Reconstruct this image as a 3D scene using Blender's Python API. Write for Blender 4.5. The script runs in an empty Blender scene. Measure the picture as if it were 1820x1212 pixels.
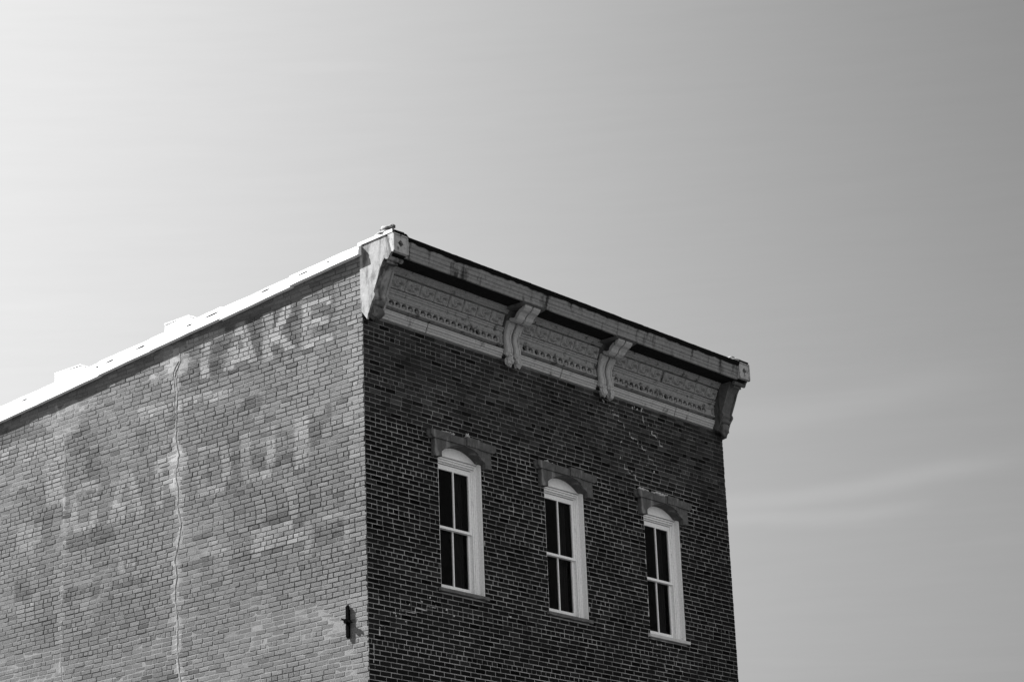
import bpy, math, random
from mathutils import Matrix, Vector, noise
R = math.radians
S = bpy.context.scene
col = S.collection
rnd = random.Random(11)

# ------------------------------------------------------------------ camera
MR = ((0.64582331, -0.76257577, -0.03728862), (0.22232237, 0.23455846, -0.94633773), (0.73040059, 0.60287687, 0.32102098))
cam = bpy.data.cameras.new('camera'); cam_ob = bpy.data.objects.new('camera', cam); col.objects.link(cam_ob)
mw = Matrix.Identity(4)
for i in range(3):
    mw[i][0], mw[i][1], mw[i][2] = MR[0][i], -MR[1][i], -MR[2][i]
mw[0][3], mw[1][3], mw[2][3] = -22.5671, -21.2539, 1.6
cam_ob.matrix_world = mw
cam.sensor_width = 36; cam.lens = 84.185; cam.clip_start = .1; cam.clip_end = 6000
S.camera = cam_ob

# ------------------------------------------------------------------ light
SUN_AZ, SUN_EL = 112, 44                      # azimuth counted from +X towards +Y
w = bpy.data.worlds.new('World'); S.world = w; w.use_nodes = True
nt = w.node_tree; N = nt.nodes; Lk = nt.links
bg = N['Background']
sky = N.new('ShaderNodeTexSky'); sky.sky_type = 'NISHITA'; sky.sun_disc = False
sky.sun_elevation = R(SUN_EL); sky.sun_rotation = R(90 - SUN_AZ); sky.dust_density = 7; sky.altitude = 0
sep = N.new('ShaderNodeSeparateColor'); Lk.new(sky.outputs[0], sep.inputs[0])     # monochrome film behind a red filter
def wmath(op, a, b=None, c=None):
    n = N.new('ShaderNodeMath'); n.operation = op
    for i, v in enumerate((a, b, c)):
        if v is None: continue
        if isinstance(v, (int, float)): n.inputs[i].default_value = v
        else: Lk.new(v, n.inputs[i])
    return n.outputs[0]
red = sep.outputs[0]
g = wmath('POWER', wmath('DIVIDE', red, 2.70), 3.75)
g = wmath('DIVIDE', wmath('MULTIPLY', g, 2.02), wmath('ADD', 1.0, wmath('MULTIPLY', g, 2.0)))   # film curve with a soft shoulder
g = wmath('POWER', wmath('ADD', wmath('POWER', g, 6.0), .205 ** 6), 1 / 6)                          # and a toe
tc = N.new('ShaderNodeTexCoord')
mp = N.new('ShaderNodeMapping'); mp.vector_type = 'TEXTURE'
mp.inputs['Rotation'].default_value = (R(10), R(-3), R(-40)); Lk.new(tc.outputs['Generated'], mp.inputs['Vector'])
mp2 = N.new('ShaderNodeMapping'); mp2.inputs['Scale'].default_value = (2.2, 2.2, 26); Lk.new(mp.outputs[0], mp2.inputs['Vector'])
cn = N.new('ShaderNodeTexNoise'); cn.inputs['Scale'].default_value = 1.6; cn.inputs['Detail'].default_value = 4; cn.inputs['Roughness'].default_value = .45
cn.inputs['Distortion'].default_value = .5; Lk.new(mp2.outputs[0], cn.inputs['Vector'])
wisp = wmath('MULTIPLY', wmath('MAXIMUM', wmath('SUBTRACT', cn.outputs[0], .66), 0.0), 0.35)
dot = N.new('ShaderNodeVectorMath'); dot.operation = 'DOT_PRODUCT'; Lk.new(tc.outputs['Generated'], dot.inputs[0])
dot.inputs[1].default_value = Vector((-.15, -.93, .33)).normalized()           # unseen fill glow added behind the camera to brighten the shaded front
sky_fill = N.new('ShaderNodeMapRange'); sky_fill.interpolation_type = 'SMOOTHSTEP'; Lk.new(dot.outputs['Value'], sky_fill.inputs[0])
sky_fill.inputs[1].default_value = .15; sky_fill.inputs[2].default_value = .85; sky_fill.inputs[3].default_value = 0; sky_fill.inputs[4].default_value = .62
g = wmath('ADD', g, sky_fill.outputs[0])
def dotn(v):
    q = N.new('ShaderNodeVectorMath'); q.operation = 'DOT_PRODUCT'; Lk.new(tc.outputs['Generated'], q.inputs[0]); q.inputs[1].default_value = v
    return q.outputs['Value']
sn = N.new('ShaderNodeTexNoise'); sn.inputs['Scale'].default_value = 11; sn.inputs['Detail'].default_value = 5; Lk.new(tc.outputs['Generated'], sn.inputs['Vector'])
for nrm, mid, half, wid, amp in (((.2640, .0558, -.9629), (.8245, .5049, .2554), .085, .0040, .042), ((.2889, .0812, -.9539), (.8125, .5062, .2892), .085, .0065, .024), ((.2265, .0990, -.9690), (.8180, .5208, .2444), .06, .0035, .035)):
    v_ = wmath('ADD', dotn(nrm), wmath('MULTIPLY', wmath('SUBTRACT', sn.outputs[0], .5), .016))      # thin cirrus streaks
    band = wmath('EXPONENT', wmath('MULTIPLY', wmath('MULTIPLY', wmath('DIVIDE', v_, wid), wmath('DIVIDE', v_, wid)), -1.0))
    mr = N.new('ShaderNodeMapRange'); mr.interpolation_type = 'SMOOTHSTEP'; Lk.new(dotn(mid), mr.inputs[0])
    mr.inputs[1].default_value = math.cos(half); mr.inputs[2].default_value = math.cos(half * .35)
    g = wmath('ADD', g, wmath('MULTIPLY', wmath('MULTIPLY', band, mr.outputs[0]), amp))
mn = N.new('ShaderNodeTexNoise'); mn.inputs['Scale'].default_value = 9; mn.inputs['Detail'].default_value = 6; mn.inputs['Roughness'].default_value = .6; Lk.new(mp2.outputs[0], mn.inputs['Vector'])
g = wmath('MULTIPLY', g, wmath('ADD', .97, wmath('MULTIPLY', mn.outputs[0], .06)))
g = wmath('MULTIPLY', wmath('ADD', g, wmath('MULTIPLY', wisp, .6)), 5.0)
cmb = N.new('ShaderNodeCombineColor')
for i in range(3): Lk.new(g, cmb.inputs[i])
Lk.new(cmb.outputs[0], bg.inputs['Color']); bg.inputs['Strength'].default_value = .05
sun = bpy.data.lights.new('sun', 'SUN'); sun.energy = 5; sun.angle = R(.5); sun.color = (1, 1, 1)
sun_ob = bpy.data.objects.new('sun', sun); col.objects.link(sun_ob)
sd = Vector((math.cos(R(SUN_AZ)) * math.cos(R(SUN_EL)), math.sin(R(SUN_AZ)) * math.cos(R(SUN_EL)), math.sin(R(SUN_EL))))
sun_ob.rotation_euler = sd.to_track_quat('Z', 'Y').to_euler(); sun_ob.location = (0, 30, 40)
S.view_settings.view_transform = 'Standard'; S.view_settings.look = 'None'
S.view_settings.exposure = 2.0; S.view_settings.gamma = 1

# ------------------------------------------------------------------ materials (the photograph is monochrome)
def mat(name, val=.3, var=.25, scale=30, rough=.9, bump=.0, bscale=60, attr=False, stain=None, spec=.2, streak=False):
    """grey surface; optional per-vertex tone, noise variation, stains (value, threshold, scale) and bump"""
    m = bpy.data.materials.new(name); m.use_nodes = True
    t = m.node_tree; n = t.nodes; l = t.links; b = n['Principled BSDF']
    b.inputs['Roughness'].default_value = rough; b.inputs['Specular IOR Level'].default_value = spec
    co = n.new('ShaderNodeTexCoord').outputs['Object']
    def mth(op, a, b_=None, c=None):
        q = n.new('ShaderNodeMath'); q.operation = op
        for i, v in enumerate((a, b_, c)):
            if v is None: continue
            if isinstance(v, (int, float)): q.inputs[i].default_value = v
            else: l.new(v, q.inputs[i])
        return q.outputs[0]
    def nz(sc, det=4, ro=.6, vec=co):
        q = n.new('ShaderNodeTexNoise'); q.inputs['Scale'].default_value = sc; q.inputs['Detail'].default_value = det
        q.inputs['Roughness'].default_value = ro; l.new(vec, q.inputs['Vector']); return q.outputs[0]
    if attr:
        a = n.new('ShaderNodeAttribute'); a.attribute_name = 'tone'; base = a.outputs['Fac']
    else:
        base = val
    f = mth('ADD', mth('MULTIPLY', mth('SUBTRACT', nz(scale), .5), var * 4), 1.0)
    v = mth('MULTIPLY', base, mth('MAXIMUM', f, .15))
    if stain:
        sv, th, ss = stain
        vec = co
        if streak:
            mp_ = n.new('ShaderNodeMapping'); mp_.inputs['Scale'].default_value = (1, 1, .22); l.new(co, mp_.inputs['Vector']); vec = mp_.outputs[0]
        k = mth('MULTIPLY', mth('SUBTRACT', nz(ss, 6, .65, vec), th), 9.0)
        kc = n.new('ShaderNodeClamp'); l.new(k, kc.inputs[0])
        mx = n.new('ShaderNodeMix'); l.new(kc.outputs[0], mx.inputs[0]); l.new(v, mx.inputs[2]); mx.inputs[3].default_value = sv
        v = mx.outputs[0]
    cc = n.new('ShaderNodeCombineColor')
    for i in range(3): l.new(v, cc.inputs[i])
    l.new(cc.outputs[0], b.inputs['Base Color'])
    if bump:
        bp = n.new('ShaderNodeBump'); bp.inputs['Strength'].default_value = bump; bp.inputs['Distance'].default_value = .01
        l.new(nz(bscale, 5), bp.inputs['Height']); l.new(bp.outputs[0], b.inputs['Normal'])
    return m
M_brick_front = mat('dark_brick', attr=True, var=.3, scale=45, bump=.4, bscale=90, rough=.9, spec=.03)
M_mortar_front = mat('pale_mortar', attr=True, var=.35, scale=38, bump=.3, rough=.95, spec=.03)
M_brick_side = mat('washed_brick', attr=True, var=.24, scale=50, bump=.6, bscale=70, rough=.95, spec=.05)
M_mortar_side = mat('old_mortar', attr=True, var=.2, scale=30, bump=.5, bscale=60, rough=.95)
M_stone = mat('cornice_paint', .27, .26, 25, .8, .5, 80, stain=(.05, .56, 8))
M_tile = mat('terracotta', .30, .32, 70, .85, .5, 120, stain=(.07, .59, 22))
M_mould = mat('moulding_paint', .36, .16, 30, .8, .3, 90, stain=(.12, .59, 7), streak=True)
M_fascia = mat('fascia_paint', .185, .25, 20, .8, .3, 60, stain=(.03, .54, 5), streak=True)
M_shade_dark = mat('shade_dark_paint', .10, .3, 18, .85, .4, 60, stain=(.03, .55, 7), streak=True)  # bracket shade put into a darker paint, plus streaked stains
M_panel = mat('peeling_sheet_metal', .24, .3, 9, .8, .3, 40, stain=(.06, .49, 5), streak=True)
M_block = mat('corner_block_paint', .34, .25, 22, .8, .3, 60, stain=(.05, .53, 11))
M_dark = mat('soffit_dark', .016, .3, 12, .9, .4, 40, stain=(.12, .70, 9), spec=.03)  # near-black for the soffit and the cornice backing
M_tar = mat('roof_tar', .006, .3, 25, .9, .5, 40, spec=.03)
M_white = mat('white_flashing', .8, .06, 9, .6, .12, 25, stain=(.42, .63, 6))
M_wood = mat('white_window_paint', .78, .14, 40, .65, .25, 90, stain=(.16, .645, 24), streak=True)
M_tymp = mat('white_arch_paint', .85, .08, 20, .6, .1, 60)
M_hood = mat('dark_brownstone', .085, .3, 14, .9, .7, 50, stain=(.2, .55, 9), streak=True)
M_sill = mat('rotten_sill', .12, .3, 30, .9, .5, 70, stain=(.5, .63, 16))
M_sillw = mat('painted_sill', .5, .12, 30, .8, .3, 70, stain=(.2, .62, 14))
M_patch = mat('patching_mortar', .42, .25, 40, .95, .6, 80)
M_smear = mat('mortar_smear', .155, .14, 30, .95, .6, 60)
M_iron = mat('black_iron', .004, .3, 30, .95, .2, 60, spec=0.0)
M_room = mat('dark_room', .02, .1, 5, .9)
M_curt = mat('curtain', .035, .2, 8, .9)
M_ground = mat('street_paving', .055, .2, .6, .9, .2, 8)
M_roof = mat('roof_felt', .08, .2, 2, .9, .2, 8)
def glass():
    m = bpy.data.materials.new('old_glass'); m.use_nodes = True
    t = m.node_tree; n = t.nodes; l = t.links; n.remove(n['Principled BSDF'])
    tr = n.new('ShaderNodeBsdfTransparent'); tr.inputs[0].default_value = (.55, .55, .55, 1)
    gl = n.new('ShaderNodeBsdfGlossy'); gl.inputs['Roughness'].default_value = .08; gl.inputs['Color'].default_value = (.22, .22, .22, 1)
    fr = n.new('ShaderNodeFresnel'); fr.inputs['IOR'].default_value = 1.25
    mx = n.new('ShaderNodeMixShader'); l.new(fr.outputs[0], mx.inputs[0]); l.new(tr.outputs[0], mx.inputs[1]); l.new(gl.outputs[0], mx.inputs[2])
    l.new(mx.outputs[0], n['Material Output'].inputs['Surface']); return m
M_glass = glass()

# ------------------------------------------------------------------ mesh collector
class MB:
    def __init__(s): s.v = []; s.f = []; s.m = []; s.t = []
    def add(s, vs, fs, mi=0, tone=.3):
        o = len(s.v); s.v += [tuple(p) for p in vs]
        s.t += (list(tone) if isinstance(tone, (list, tuple)) else [tone] * len(vs))
        for f in fs: s.f.append([o + i for i in f]); s.m.append(mi)
    def box(s, x0, x1, y0, y1, z0, z1, mi=0, j=0):
        vs = [(x, y, z) for x in (x0, x1) for y in (y0, y1) for z in (z0, z1)]
        if j: vs = [tuple(c + rnd.uniform(-j, j) for c in p) for p in vs]
        s.add(vs, [(0, 1, 3, 2), (4, 6, 7, 5), (0, 4, 5, 1), (2, 3, 7, 6), (0, 2, 6, 4), (1, 5, 7, 3)], mi)
    def extrude(s, prof, xs, mi=0, closed=True, cap=True, jit=0, axis='x'):
        """profile of (y, z) swept along x (or (x, z) along y); stations xs; jit wobbles it"""
        n = len(prof); vs = []
        for k, x in enumerate(xs):
            for i, (a, b) in enumerate(prof):
                if jit:
                    q = noise.noise_vector(Vector((x * 2.3, a * 7 + 3.1, b * 7))) * jit
                    a, b = a + q.x, b + q.y
                vs.append((x, a, b) if axis == 'x' else (a, x, b))
        fs = []
        for k in range(len(xs) - 1):
            for i in range(n if closed else n - 1):
                a, b = k * n + i, k * n + (i + 1) % n
                fs.append((a, b, b + n, a + n))
        if cap and closed:
            fs.append(list(range(n))[::-1]); fs.append([(len(xs) - 1) * n + i for i in range(n)])
        s.add(vs, fs, mi)
    def cyl(s, c, r, length, axis=0, n=20, mi=0, r2=None):
        r2 = r if r2 is None else r2
        vs = []
        for e, rr in ((-.5, r), (.5, r2)):
            for i in range(n):
                a = 2 * math.pi * i / n; p = [math.cos(a) * rr, math.sin(a) * rr]; p.insert(axis, e * length)
                vs.append((c[0] + p[0], c[1] + p[1], c[2] + p[2]))
        fs = [(i, (i + 1) % n, n + (i + 1) % n, n + i) for i in range(n)] + [list(range(n))[::-1], list(range(n, 2 * n))]
        s.add(vs, fs, mi)
    def blob(s, c, r, amp=.25, freq=14, seg=14, ring=9, mi=0, lobes=0):
        vs = []; fs = []
        for i in range(ring + 1):
            th = math.pi * i / ring
            for k in range(seg):
                ph = 2 * math.pi * k / seg
                d = Vector((math.sin(th) * math.cos(ph), math.sin(th) * math.sin(ph), math.cos(th)))
                q = 1 + amp * noise.noise(d * 2.1 + Vector(c) * freq) * 1.4
                if lobes: q += .16 * math.cos(lobes * ph) * math.sin(th) * (1 if i % 2 else .5)
                vs.append((c[0] + d.x * r[0] * q, c[1] + d.y * r[1] * q, c[2] + d.z * r[2] * q))
        for i in range(ring):
            for k in range(seg):
                a = i * seg + k; b = i * seg + (k + 1) % seg
                fs.append((a, b, b + seg, a + seg))
        s.add(vs, fs, mi)
    def build(s, name, mats, parent=None, smooth=False, bevel=0, label=None):
        me = bpy.data.meshes.new(name); me.from_pydata(s.v, [], s.f)
        mats = mats if isinstance(mats, (list, tuple)) else [mats]
        for m_ in mats: me.materials.append(m_)
        me.polygons.foreach_set('material_index', s.m)
        a = me.attributes.new('tone', 'FLOAT', 'POINT'); a.data.foreach_set('value', s.t)
        if smooth: me.polygons.foreach_set('use_smooth', [True] * len(s.f))
        me.validate(); me.update()
        o = bpy.data.objects.new(name, me); col.objects.link(o)
        if parent: o.parent = parent
        if bevel:
            b = o.modifiers.new('bevel', 'BEVEL'); b.width = bevel; b.segments = 2; b.limit_method = 'ANGLE'; b.angle_limit = R(35)
        if label: o['label'] = label
        return o
def frange(a, b, st):
    n = max(1, int(round((b - a) / st))); return [a + (b - a) * i / n for i in range(n + 1)]
def n3(x, y, z, s=1.0): return noise.noise(Vector((x * s, y * s, z * s)))
def inpoly(p, P):
    c = False; j = len(P) - 1
    for i in range(len(P)):
        if (P[i][1] > p[1]) != (P[j][1] > p[1]) and p[0] < (P[j][0] - P[i][0]) * (p[1] - P[i][1]) / (P[j][1] - P[i][1]) + P[i][0]: c = not c
        j = i
    return c
def polydist(p, L):
    best = 9
    for (a, b), (c, d) in zip(L, L[1:]):
        dx, dy = c - a, d - b; q = dx * dx + dy * dy
        t = 0 if q == 0 else max(0, min(1, ((p[0] - a) * dx + (p[1] - b) * dy) / q))
        best = min(best, math.hypot(p[0] - a - t * dx, p[1] - b - t * dy))
    return best

# ------------------------------------------------------------------ ground
gm = MB(); gm.add([(-1500, -1500, 0), (1500, -1500, 0), (1500, 1500, 0), (-1500, 1500, 0)], [(0, 1, 2, 3)])
go = gm.build('ground', M_ground); go['kind'] = 'structure'

# ------------------------------------------------------------------ the building
B = bpy.data.objects.new('brick_building', None); col.objects.link(B)
B['label'] = 'old brick corner building with ornate cornice, three sash windows and a faded painted side wall'
B['category'] = 'building'
W = 8.45; DEPTH = 24.0
COURSE = .068; PITCH = .212
WINX = (1.922, 4.247, 6.648); HW = .465; ZB = 8.955; ZS = 10.87; ZC = 11.035; ZT = 10.862
def zb(y): return 13.410 - .0855 * y          # underside of the coping along the side wall
def zt(y): return 13.541 - .0700 * y if y < 8 else 12.981 - .0852 * (y - 8)
BASE = 5.6                                     # below this (under the picture) the walls are plain sheets of brick

def brick(mb, o, ax, n, u0, u1, z0, z1, proud, jit, chm, tone, depth=.03, tilt=0, mi=0):
    """one brick on a wall; o origin, ax horizontal axis, n outward normal"""
    def P(u, z, d): return (o[0] + ax[0] * u + n[0] * d, o[1] + ax[1] * u + n[1] * d, z)
    J = lambda s_=1: rnd.uniform(-jit, jit) * s_
    c = [(u0, z0), (u1, z0), (u1, z1), (u0, z1)]
    c = [(a + J(), b + J(.7)) for a, b in c]
    cu, cz = (u0 + u1) / 2, (z0 + z1) / 2
    inn = []
    for a, b in c:
        ch = chm * rnd.uniform(.6, 1.5)
        inn.append((a + (ch if a < cu else -ch), b + (ch if b < cz else -ch)))
    t1, t2 = rnd.uniform(-tilt, tilt), rnd.uniform(-tilt, tilt)
    dp = lambda a, b: proud + t1 * (1 if a > cu else -1) + t2 * (1 if b > cz else -1)
    vs = [P(a, b, dp(a, b)) for a, b in inn] + [P(a, b, dp(a, b) - chm * .9) for a, b in c] + [P(a, b, -depth) for a, b in c]
    if isinstance(tone, list):                 # tones sampled along the brick, so that paint edges cross it
        q = len(tone) - 1; mixp = lambda A, B_, t_: tuple(A[i] + (B_[i] - A[i]) * t_ for i in range(3))
        lo_ = [mixp(vs[0], vs[1], i / q) for i in range(q + 1)]; hi_ = [mixp(vs[3], vs[2], i / q) for i in range(q + 1)]
        V_ = lo_ + hi_ + vs[4:]; n_ = q + 1; o_ = 2 * n_
        F_ = [(i, i + 1, n_ + i + 1, n_ + i) for i in range(q)]
        F_ += [(o_, o_ + 1) + tuple(range(q, -1, -1)), (o_ + 1, o_ + 2, n_ + q, q), (o_ + 2, o_ + 3) + tuple(range(n_, n_ + q + 1)), (o_ + 3, o_, 0, n_)]
        F_ += [(o_ + 4 + i, o_ + 4 + (i + 1) % 4, o_ + (i + 1) % 4, o_ + i) for i in range(4)]
        c4_ = [tone[0], tone[-1], tone[-1], tone[0]]
        mb.add(V_, F_, mi, tone + tone + c4_ + c4_); return
    fs = [(0, 1, 2, 3)]
    for i in range(4):
        k = (i + 1) % 4
        fs += [(4 + i, 4 + k, k, i), (8 + i, 8 + k, 4 + k, 4 + i)]
    mb.add(vs, fs, mi, tone if isinstance(tone, list) else [tone] * 12)

# --- front wall, in the shade: dark bricks, pale pointing
fw = MB()
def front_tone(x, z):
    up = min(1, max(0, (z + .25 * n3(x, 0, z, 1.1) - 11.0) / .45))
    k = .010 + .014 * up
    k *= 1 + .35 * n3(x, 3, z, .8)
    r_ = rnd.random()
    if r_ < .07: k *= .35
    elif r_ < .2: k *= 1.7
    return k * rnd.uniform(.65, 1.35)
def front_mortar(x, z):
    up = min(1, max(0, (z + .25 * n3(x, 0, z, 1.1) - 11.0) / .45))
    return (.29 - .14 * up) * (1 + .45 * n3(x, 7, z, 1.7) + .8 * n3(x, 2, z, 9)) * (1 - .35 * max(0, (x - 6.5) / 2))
r0 = int((BASE - 8.03) / COURSE) - 1
k = r0
while True:
    z0 = 8.03 - COURSE / 2 + k * COURSE
    if z0 + COURSE > 12.58: break
    jt = .0125 + .0015 * n3(k * 3.3, 0, 0)
    header = (k % 9 == 0)
    pit = PITCH / 2 if header else PITCH
    x = 0.0 if k % 2 == 0 else -(PITCH / 2)
    if header: x = 0 if k % 2 else -.053
    while x < W:
        p_ = pit * rnd.uniform(.97, 1.03)
        if not header and rnd.random() < .03: p_ = PITCH / 2
        a, b = max(0.0, x), min(W, x + p_ - jt)
        x += p_
        if b - a < .03: continue
        segs = [(a, b)]
        for wx in WINX:
            if z0 + COURSE > ZB - .06 and z0 < ZC + .03:
                lo, hi = wx - HW, wx + HW
                ns = []
                for (s0, s1) in segs:
                    if s1 <= lo or s0 >= hi: ns.append((s0, s1)); continue
                    if s0 < lo - .02: ns.append((s0, lo))
                    if s1 > hi + .02: ns.append((hi, s1))
                segs = ns
        for (a, b) in segs:
            bow = .004 * n3(a * .7, 5, z0 * .5)
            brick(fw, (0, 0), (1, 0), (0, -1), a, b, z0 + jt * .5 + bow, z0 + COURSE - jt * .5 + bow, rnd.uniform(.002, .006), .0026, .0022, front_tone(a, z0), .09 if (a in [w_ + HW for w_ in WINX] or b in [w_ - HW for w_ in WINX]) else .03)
    k += 1
def mortar_grid(mb, cells_u, cells_z, fn_pt, fn_tone, skip, mi=1):
    nu, nz_ = len(cells_u), len(cells_z)
    vs = [fn_pt(u, z) for z in cells_z for u in cells_u]; ts = [fn_tone(u, z) for z in cells_z for u in cells_u]
    fs = [(j * nu + i, j * nu + i + 1, (j + 1) * nu + i + 1, (j + 1) * nu + i) for j in range(nz_ - 1) for i in range(nu - 1)
          if not skip((cells_u[i] + cells_u[i + 1]) / 2, (cells_z[j] + cells_z[j + 1]) / 2)]
    mb.add(vs, fs, mi, ts)
us = sorted(set([round(v, 4) for v in frange(0.003, W - .003, .12)] + [wx + s_ * HW for wx in WINX for s_ in (-1, 1)]))
zs = sorted(set([round(v, 4) for v in frange(BASE, 12.6, .1)] + [ZB - .06, ZC + .05]))
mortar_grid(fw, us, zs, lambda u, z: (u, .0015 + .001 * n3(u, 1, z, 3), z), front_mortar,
            lambda u, z: any(abs(u - wx) < HW for wx in WINX) and ZB - .06 < z < ZC + .05)
for wx in WINX:                                # reveals of the openings
    for s_ in (-1, 1):
        x = wx + s_ * HW
        fw.add([(x + .001 * s_, .002, ZB - .06), (x + .001 * s_, .35, ZB - .06), (x + .001 * s_, .35, ZC + .05), (x + .001 * s_, .002, ZC + .05)], [(0, 1, 2, 3)], 1, .1)
fw.add([(0.003, .004, 0), (W - .003, .004, 0), (W - .003, .004, BASE), (0.003, .004, BASE)], [(0, 1, 2, 3)], 0, .035)
fw.add([(0.003, .004, 12.6), (W - .003, .004, 12.6), (W - .003, .004, 13.5), (0.003, .004, 13.5)], [(0, 1, 2, 3)], 0, .035)
front = fw.build('front_wall', [M_brick_front, M_mortar_front], B, label='dark shaded brick front wall with pale pointing')

# --- side wall, in raking sun: pale washed bricks with the ghosts of painted lettering
DARK= [[(2.88, 13.09), (2.54, 13.05), (2.65, 12.65), (2.74, 12.36), (3.09, 12.38), (3.04, 12.66), (2.91, 12.87)], [(2.28, 13.02), (1.98, 13.05), (1.98, 12.7), (2.05, 12.39), (2.13, 12.52), (2.21, 12.76)], [(1.74, 13.05), (1.57, 13.04), (1.65, 12.8), (1.73, 12.84)], [(1.75, 12.52), (1.57, 12.54), (1.53, 12.39), (1.74, 12.41)], [(1.36, 13.02), (1.2, 13.04), (1.2, 12.47), (1.35, 12.42), (1.39, 12.61), (1.47, 12.81)], [(0.98, 12.64), (0.6, 12.8), (0.57, 12.51), (0.77, 12.49), (0.98, 12.54)], [(3.63, 12.96), (3.32, 12.9), (3.34, 12.72), (3.26, 12.67), (3.25, 12.32), (3.65, 12.4)], [(1.09, 11.27), (0.74, 11.28), (0.82, 10.94), (1.0, 10.89), (1.08, 11.06)], [(1.7, 11.25), (1.37, 11.24), (1.37, 11.11), (1.68, 11.13)], [(2.21, 11.04), (1.88, 11.05), (1.88, 10.77), (2.19, 10.81)], [(2.68, 11.15), (2.5, 11.16), (2.41, 10.83), (2.62, 10.79)], [(2.29, 11.91), (1.96, 11.87), (2.0, 11.65), (2.5, 11.7)], [(1.72, 10.89), (1.38, 10.89), (1.38, 10.71), (1.7, 10.78)], [(2.65, 9.57), (2.22, 9.67), (2.22, 9.48), (2.61, 9.51)], [(2.0, 9.74), (1.2, 9.62), (1.21, 9.46), (1.96, 9.53)], [(1.4, 9.96), (1.18, 9.97), (1.18, 9.8), (1.38, 9.82)], [(0.96, 9.18), (0.73, 9.16), (0.77, 9.03), (0.94, 9.06)], [(3.66, 9.73), (2.94, 9.71), (2.94, 9.57), (3.66, 9.61)], [(0.95, 9.69), (0.62, 9.65), (0.72, 9.5), (0.97, 9.55)], [(7.34, 10.13), (7.04, 10.08), (7.03, 9.85), (7.32, 9.84)], [(6.25, 9.76), (5.57, 9.72), (5.64, 9.58), (6.24, 9.64)], [(5.12, 9.7), (4.34, 9.62), (4.45, 9.55), (5.12, 9.6)], [(4.88, 9.95), (4.7, 9.95), (4.7, 9.84), (4.88, 9.87)], [(4.63, 10.09), (4.5, 10.05), (4.54, 9.84), (4.61, 9.85)], [(6.18, 10.56), (5.25, 10.46), (5.27, 10.33), (6.17, 10.36)], [(7.85, 12.65), (6.61, 12.48), (6.65, 12.33), (7.84, 12.38)], [(6.18, 12.08), (5.97, 12.08), (5.97, 12.02), (6.16, 12.03)], [(5.72, 11.71), (5.4, 11.83), (5.44, 11.43), (5.68, 11.65)], [(3.93, 11.89), (3.73, 11.89), (3.77, 11.43), (3.93, 11.45)]]
LIGHT= [[(2.53, 13.05), (2.29, 13.02), (2.21, 12.76), (2.13, 12.49), (2.21, 12.39), (2.61, 12.4), (2.68, 12.56), (2.61, 12.79)], [(1.96, 13.05), (1.75, 13.04), (1.74, 12.42), (1.78, 12.31), (1.94, 12.32)], [(1.55, 13.08), (1.36, 13.06), (1.47, 12.81), (1.37, 12.54), (1.25, 12.38), (1.55, 12.44)], [(1.16, 12.74), (0.98, 12.72), (0.99, 12.51), (0.73, 12.39), (0.75, 12.3), (1.17, 12.38)], [(1.35, 11.24), (1.07, 11.25), (1.08, 10.91), (1.4, 10.89), (1.39, 11.07)], [(1.88, 11.1), (1.7, 11.09), (1.76, 10.72), (1.9, 10.73)], [(2.39, 10.93), (2.21, 10.95), (2.21, 10.8), (1.96, 10.76), (2.0, 10.62), (2.39, 10.63)], [(2.83, 11.38), (2.6, 11.41), (2.64, 11.22), (2.77, 11.19)], [(2.22, 9.97), (1.4, 9.96), (1.4, 9.83), (1.68, 9.77), (1.92, 9.71), (2.2, 9.72)], [(1.16, 9.88), (0.35, 9.87), (0.35, 9.77), (1.16, 9.78)], [(0.45, 9.64), (0.32, 9.62), (0.34, 9.31), (0.46, 9.31)], [(2.2, 9.77), (2.0, 9.77), (2.0, 9.51), (2.2, 9.52)], [(7.37, 10.9), (7.25, 10.89), (7.22, 10.7), (7.02, 10.71), (6.9, 10.65), (6.86, 10.8), (6.73, 10.75), (6.75, 10.61), (7.21, 10.55), (7.34, 10.65)], [(4.97, 10.01), (4.88, 9.99), (4.88, 9.9), (4.7, 9.86), (4.7, 9.96), (4.61, 9.95), (4.61, 9.79), (4.96, 9.81)], [(7.15, 10.93), (6.96, 10.9), (7.03, 10.82), (7.14, 10.84)]]
PATHS= [[(5.46, 12.41), (5.54, 12.38), (5.69, 12.29), (5.8, 12.2), (5.94, 12.13), (5.99, 12.04), (6.14, 11.99), (6.25, 11.92), (6.33, 11.86)], [(6.28, 12.53), (6.32, 12.4), (6.45, 12.3), (6.53, 12.22), (6.62, 12.16), (6.72, 12.11), (6.79, 12.02)], [(5.67, 11.64), (5.78, 11.56), (5.87, 11.46), (6.03, 11.41), (6.09, 11.34)], [(6.4, 11.8), (6.5, 11.74), (6.59, 11.68)], [(1.42, 8.8), (1.33, 8.73), (1.14, 8.65), (0.92, 8.59), (0.6, 8.52), (0.51, 8.46)], [(0.41, 8.38), (0.3, 8.34), (0.21, 8.26), (0.2, 8.11), (0.09, 8.06), (0.08, 7.75)], [(6.19, 8.84), (6.19, 8.7), (6.28, 8.65), (6.37, 8.64), (6.38, 8.55), (6.51, 8.53), (6.56, 8.43)], [(6.81, 8.69), (6.8, 8.61), (6.89, 8.53), (6.97, 8.48), (6.96, 8.41)], [(0.34, 11.62), (0.34, 11.57)], [(1.17, 11.19), (1.17, 11.15), (1.24, 11.11), (1.24, 11.07)]]
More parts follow.
